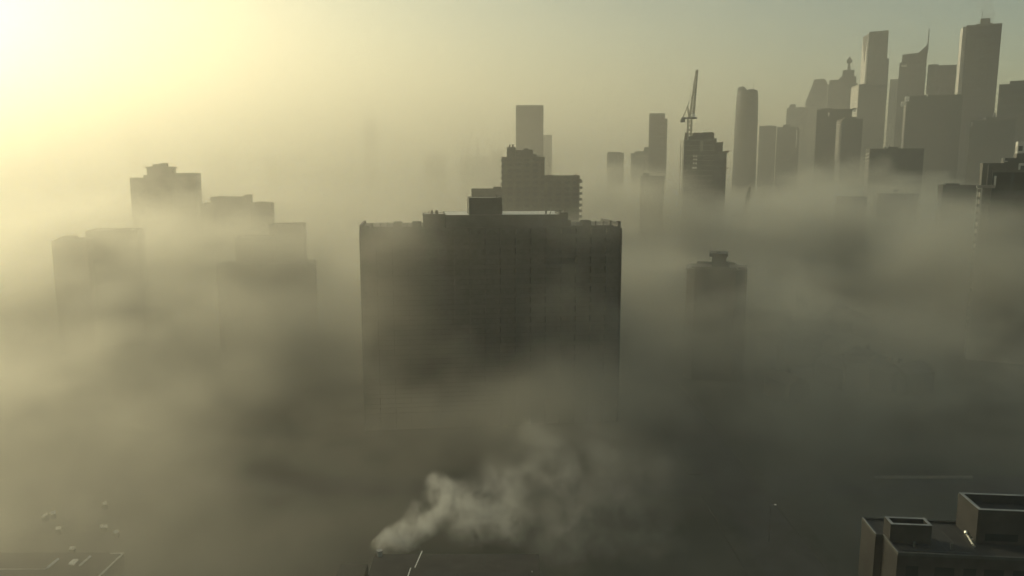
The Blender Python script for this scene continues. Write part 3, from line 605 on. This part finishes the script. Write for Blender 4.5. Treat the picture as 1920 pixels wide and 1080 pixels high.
def vol_nodes(name, aniso, colr):
    m = bpy.data.materials.new(name); m.use_nodes = True; nt = m.node_tree; nt.nodes.clear()
    out = nt.nodes.new('ShaderNodeOutputMaterial'); pv = nt.nodes.new('ShaderNodeVolumePrincipled')
    nt.links.new(pv.outputs[0], out.inputs['Volume']); pv.inputs['Anisotropy'].default_value = aniso; pv.inputs['Color'].default_value = (*colr, 1)
    return m, nt, pv
# thin haze over everything, denser on the sunward side, thinning upwards
m, nt, pv = vol_nodes('haze_volume', G_FOG, ALB)
mt, vm, noise = helpers(nt)
P = nt.nodes.new('ShaderNodeNewGeometry').outputs['Position']
sp = nt.nodes.new('ShaderNodeSeparateXYZ'); nt.links.new(P, sp.inputs[0]); x_, y_, z_ = sp.outputs
hx = mt('MULTIPLY_ADD', mt('DIVIDE', x_, mt('ADD', mt('MAXIMUM', y_, 0), 250)), -1.2, .64, clamp=True)
den = mt('MULTIPLY', mt('EXPONENT', mt('MULTIPLY', z_, -1 / HZ_H)), mt('MULTIPLY_ADD', hx, HZ_L, HZ_R))
den = mt('MULTIPLY', den, mt('MULTIPLY_ADD', mt('DIVIDE', mt('SUBTRACT', y_, 60), 260, clamp=True), .85, .25))
den = mt('ADD', den, mt('MULTIPLY', mt('MULTIPLY', mt('DIVIDE', mt('SUBTRACT', y_, 520), 500, clamp=True), hx), mt('MULTIPLY', mt('EXPONENT', mt('MULTIPLY', z_, -1 / 220)), .0019)))
den = mt('ADD', den, mt('MULTIPLY', mt('DIVIDE', mt('SUBTRACT', y_, 450), 400, clamp=True), mt('MULTIPLY', mt('EXPONENT', mt('MULTIPLY', z_, -1 / 320)), .00042)))
# beyond the detailed fog banks the fog goes on as an even layer
lay = mt('MULTIPLY', mt('DIVIDE', mt('SUBTRACT', 62, z_), 24, clamp=True), mt('DIVIDE', mt('SUBTRACT', y_, 560), 120, clamp=True))
den = mt('ADD', den, mt('MULTIPLY', lay, .006))
nt.links.new(den, pv.inputs['Density'])
m.cycles.volume_step_rate = 70 / (.1 * (5200 + 4050 + 521) / 3)
fog = MB().box(-2600, 2600, -250, 3800, -1, 520).build('haze', m, kind='stuff')
fog['label'] = 'thin morning haze hanging over the whole city'; fog.display_type = 'WIRE'

def grid_volume(name, lo, hi, vox, mat_, density):
    """An object whose volume grid is filled from a field of the world position."""
    me = bpy.data.meshes.new(name); me.from_pydata([], [], []); me.materials.append(mat_)
    o = bpy.data.objects.new(name, me); col.objects.link(o)
    g = bpy.data.node_groups.new(name + '_field', 'GeometryNodeTree')
    g.interface.new_socket('Geometry', in_out='OUTPUT', socket_type='NodeSocketGeometry')
    out = g.nodes.new('NodeGroupOutput'); vc = g.nodes.new('GeometryNodeVolumeCube'); sm = g.nodes.new('GeometryNodeSetMaterial')
    sm.inputs['Material'].default_value = mat_
    vc.inputs['Min'].default_value = lo; vc.inputs['Max'].default_value = hi
    for ax, k in enumerate('XYZ'): vc.inputs['Resolution ' + k].default_value = max(2, int((hi[ax] - lo[ax]) / vox))
    mt, vm, noise = helpers(g)
    P = g.nodes.new('GeometryNodeInputPosition').outputs[0]
    sp = g.nodes.new('ShaderNodeSeparateXYZ'); g.links.new(P, sp.inputs[0])
    g.links.new(density(mt, vm, noise, P, *sp.outputs), vc.inputs['Density'])
    g.links.new(vc.outputs[0], sm.inputs['Geometry']); g.links.new(sm.outputs[0], out.inputs[0])
    md = o.modifiers.new('field', 'NODES'); md.node_group = g
    return o
BANKS = ((330, 610, 300, (130, 60, 26), .03), (740, 470, 205, (26, 14, 9), .04), (1085, 445, 208, (22, 14, 8), .03), (1200, 440, 395, (42, 45, 28), .04),
         (1350, 625, 238, (34, 32, 17), .075), (1080, 750, 185, (26, 20, 12), .025), (60, 560, 330, (90, 60, 30), .02), (1650, 470, 370, (125, 60, 27), .085), (1880, 490, 262, (50, 30, 25), .13), (720, 570, 204, (24, 14, 30), .04), (100, 990, 145, (75, 45, 34), .016), (490, 500, 272, (54, 24, 32), .085), (490, 535, 258, (60, 20, 28), .08), (180, 480, 285, (56, 24, 28), .06), (1500, 800, 180, (75, 50, 20), .012), (1650, 690, 225, (75, 50, 18), .012), (1225, 378, 405, (40, 30, 16), .05))
def fog_field(mt, vm, noise, P, x_, y_, z_):
    wv = vm('SCALE', vm('SUBTRACT', noise(P, 1 / 60, 2, 1), (.5, .5, .5)), None, 34)
    Q = vm('ADD', P, wv)
    big = noise(vm('MULTIPLY', P, (1, 1, .4)), 1 / 170, 1)
    fine = noise(vm('MULTIPLY', Q, (1, 1, 1.7)), 1 / 40, 6, rough=.66)
    ramp = mt('MULTIPLY_ADD', mt('DIVIDE', mt('SUBTRACT', y_, 110), 330, clamp=True), 30, -20)
    east = mt('MULTIPLY', mt('DIVIDE', mt('ADD', x_, 40), 160, clamp=True), mt('DIVIDE', mt('SUBTRACT', y_, 220), 160, clamp=True))
    east = mt('MULTIPLY', east, mt('MULTIPLY_ADD', mt('DIVIDE', mt('SUBTRACT', x_, 130), 90, clamp=True), -1.8, 1))
    ramp = mt('ADD', ramp, mt('MULTIPLY', east, 13))
    west = mt('MULTIPLY', mt('DIVIDE', mt('SUBTRACT', -60, x_), 80, clamp=True), mt('DIVIDE', mt('SUBTRACT', y_, 260), 120, clamp=True))
    ramp = mt('ADD', ramp, mt('MULTIPLY', west, -10))
    near = mt('MULTIPLY_ADD', mt('DIVIDE', mt('SUBTRACT', -10, x_), 70, clamp=True), .45, .08)
    yn = mt('DIVIDE', mt('SUBTRACT', mt('SUBTRACT', y_, 90), mt('MULTIPLY', mt('DIVIDE', x_, 50, clamp=True), 50)), 150, clamp=True)
    top = mt('ADD', mt('ADD', mt('MULTIPLY_ADD', mt('SUBTRACT', big, .5), 130, 48), ramp), mt('MULTIPLY', mt('SUBTRACT', fine, .5), 90))
    body = mt('DIVIDE', mt('SUBTRACT', top, z_), 9, clamp=True)
    clump = mt('MULTIPLY_ADD', mt('SUBTRACT', fine, .43), 7.5, .05, clamp=True)
    den = mt('MULTIPLY', mt('MULTIPLY', body, clump), mt('MULTIPLY', mt('MAXIMUM', yn, near), FOG_D))
    for px, py, Y, sz, dd in BANKS:      # thicker rolls of fog
        q = vm('MULTIPLY', vm('SUBTRACT', Q, at(px, py, Y)), tuple(1 / v for v in sz))
        e = mt('SUBTRACT', 1, vm('LENGTH', q), clamp=True)
        den = mt('ADD', den, mt('MULTIPLY', mt('MULTIPLY', e, mt('MULTIPLY_ADD', clump, .7, .3)), dd))
    far = mt('DIVIDE', mt('SUBTRACT', 680, y_), 120, clamp=True)
    return mt('MULTIPLY', den, far)
m, nt, pv = vol_nodes('fog_volume', G_FOG, ALB)
pv.inputs['Density'].default_value = 1.0
m.cycles.volume_step_rate = 4.3
f = grid_volume('fog_bank', (-560, 60, -1), (560, 680, 110), 2.6, m, fog_field)
f['kind'] = 'stuff'; f['label'] = 'low billowing morning fog lying between the buildings'

# the steam: overlapping puffs, their sum warped by noise
def plume(label, puffs, dens, warp, wscale, aniso=.35, step=2.5, alb=(1, 1, .97)):
    m, nt, pv = vol_nodes('steam_volume', aniso, alb)
    mt, vm, noise = helpers(nt); P = nt.nodes.new('ShaderNodeNewGeometry').outputs['Position']
    nv = vm('SUBTRACT', noise(P, wscale, 4, 1, .62), (.5, .5, .5))
    Q = vm('ADD', P, vm('SCALE', nv, None, warp))
    tot = None
    for c, r, w in puffs:
        d = vm('LENGTH', vm('SCALE', vm('SUBTRACT', Q, c), None, 1 / r))
        k = mt('MULTIPLY', mt('SUBTRACT', 1, d, clamp=True), w)
        tot = k if tot is None else mt('MAXIMUM', tot, k)
    er = noise(Q, wscale * 2.2, 4, 0, .62)
    tot = mt('MULTIPLY', tot, mt('MULTIPLY_ADD', mt('SUBTRACT', er, .4), 3.6, 0, clamp=True))
    nt.links.new(mt('MULTIPLY', tot, dens), pv.inputs['Density'])
    bm = bmesh.new()
    for c, r, w in puffs:
        bmesh.ops.create_icosphere(bm, subdivisions=2, radius=r * .95 + warp * .12, matrix=Matrix.Translation(c))
    me = bpy.data.meshes.new('steam_plume'); bm.to_mesh(me); bm.free(); me.materials.append(m)
    o = bpy.data.objects.new('steam_plume', me); col.objects.link(o)
    md = o.modifiers.new('merge', 'REMESH'); md.mode = 'VOXEL'; md.voxel_size = max(.7, min(r for _, r, _ in puffs) * .4)
    ext = sum(max(c[i] + r for c, r, w in puffs) - min(c[i] - r for c, r, w in puffs) for i in range(3)) / 3
    m.cycles.volume_step_rate = step / (.1 * ext)
    tag(o, label, 'steam'); o.display_type = 'WIRE'
    return o
pf = []
for px, py, rp, Y, w in ((714, 1030, 15, 131, 1.0), (728, 1024, 20, 131, 1.0), (746, 1012, 26, 132, 1.0), (770, 992, 30, 133, .9), (796, 972, 36, 134, .8), (822, 950, 40, 135, .65), (826, 922, 36, 135, .6), (862, 955, 52, 136, .5), (905, 950, 60, 137, .42), (945, 965, 62, 138, .38), (880, 985, 45, 136, .4), (950, 905, 70, 139, .26), (1000, 880, 75, 140, .2), (1012, 832, 55, 141, .24), (1060, 900, 100, 142, .16), (1060, 985, 95, 140, .18), (1130, 930, 110, 144, .13), (1120, 850, 95, 145, .12), (1180, 990, 110, 145, .1), (1190, 900, 110, 146, .09)):
    pf.append((at(px, py, Y), rp / F * Y * 1.12, w ** 1.7))
plume('white steam drifting up to the right from the dark roofs in the foreground', pf, 1.7, 8.5, 1 / 9)
pf = []
for px, py, rp, w in ((1849, 42, 13, .9), (1853, 28, 15, .8), (1846, 16, 15, .4), (1842, 2, 18, .22), (1838, 46, 9, .5)):
    pf.append((at(px, py, 1135), rp / F * 1135 * 1.2, w))
plume('dark wisp of steam above the roof of the tallest skyscraper', pf, .16, 14, 1 / 22, step=12, alb=(.5, .52, .52))

# ------------------------------------------------------------------ light
AZ, EL = -56, 17.5
w = bpy.data.worlds.new('World'); sc.world = w; w.use_nodes = True; nt = w.node_tree
sky = nt.nodes.new('ShaderNodeTexSky'); sky.sky_type = 'NISHITA'; sky.sun_disc = False
sky.sun_elevation = R(EL); sky.sun_rotation = R(AZ); sky.dust_density = .9; sky.air_density = 1.2; sky.ozone_density = 1
tn = nt.nodes.new('ShaderNodeMix'); tn.data_type = 'RGBA'; tn.blend_type = 'MULTIPLY'; tn.inputs[0].default_value = 1; tn.inputs[7].default_value = (1, .925, .70, 1)
nt.links.new(sky.outputs[0], tn.inputs[6]); nt.links.new(tn.outputs[2], nt.nodes['Background'].inputs[0]); nt.nodes['Background'].inputs[1].default_value = .105
l = bpy.data.lights.new('sun', 'SUN'); l.energy = 5; l.angle = R(.5); l.color = (1, .89, .58)
so = bpy.data.objects.new('sun', l); col.objects.link(so)
d = Vector((math.sin(R(AZ)) * math.cos(R(EL)), math.cos(R(AZ)) * math.cos(R(EL)), math.sin(R(EL))))
so.rotation_euler = d.to_track_quat('Z', 'Y').to_euler(); so.location = (0, 0, 300)

# ------------------------------------------------------------------ render
cy = sc.cycles
cy.volume_bounces = 2; cy.max_bounces = 4; cy.diffuse_bounces = 1; cy.glossy_bounces = 2; cy.transmission_bounces = 2
cy.volume_step_rate = 1.0; cy.volume_max_steps = 256
cy.use_denoising = True; cy.use_adaptive_sampling = True; cy.adaptive_threshold = .08
cy.sample_clamp_indirect = 4
sc.view_settings.view_transform = 'Standard'; sc.view_settings.look = 'None'; sc.view_settings.exposure = 0; sc.view_settings.gamma = 1
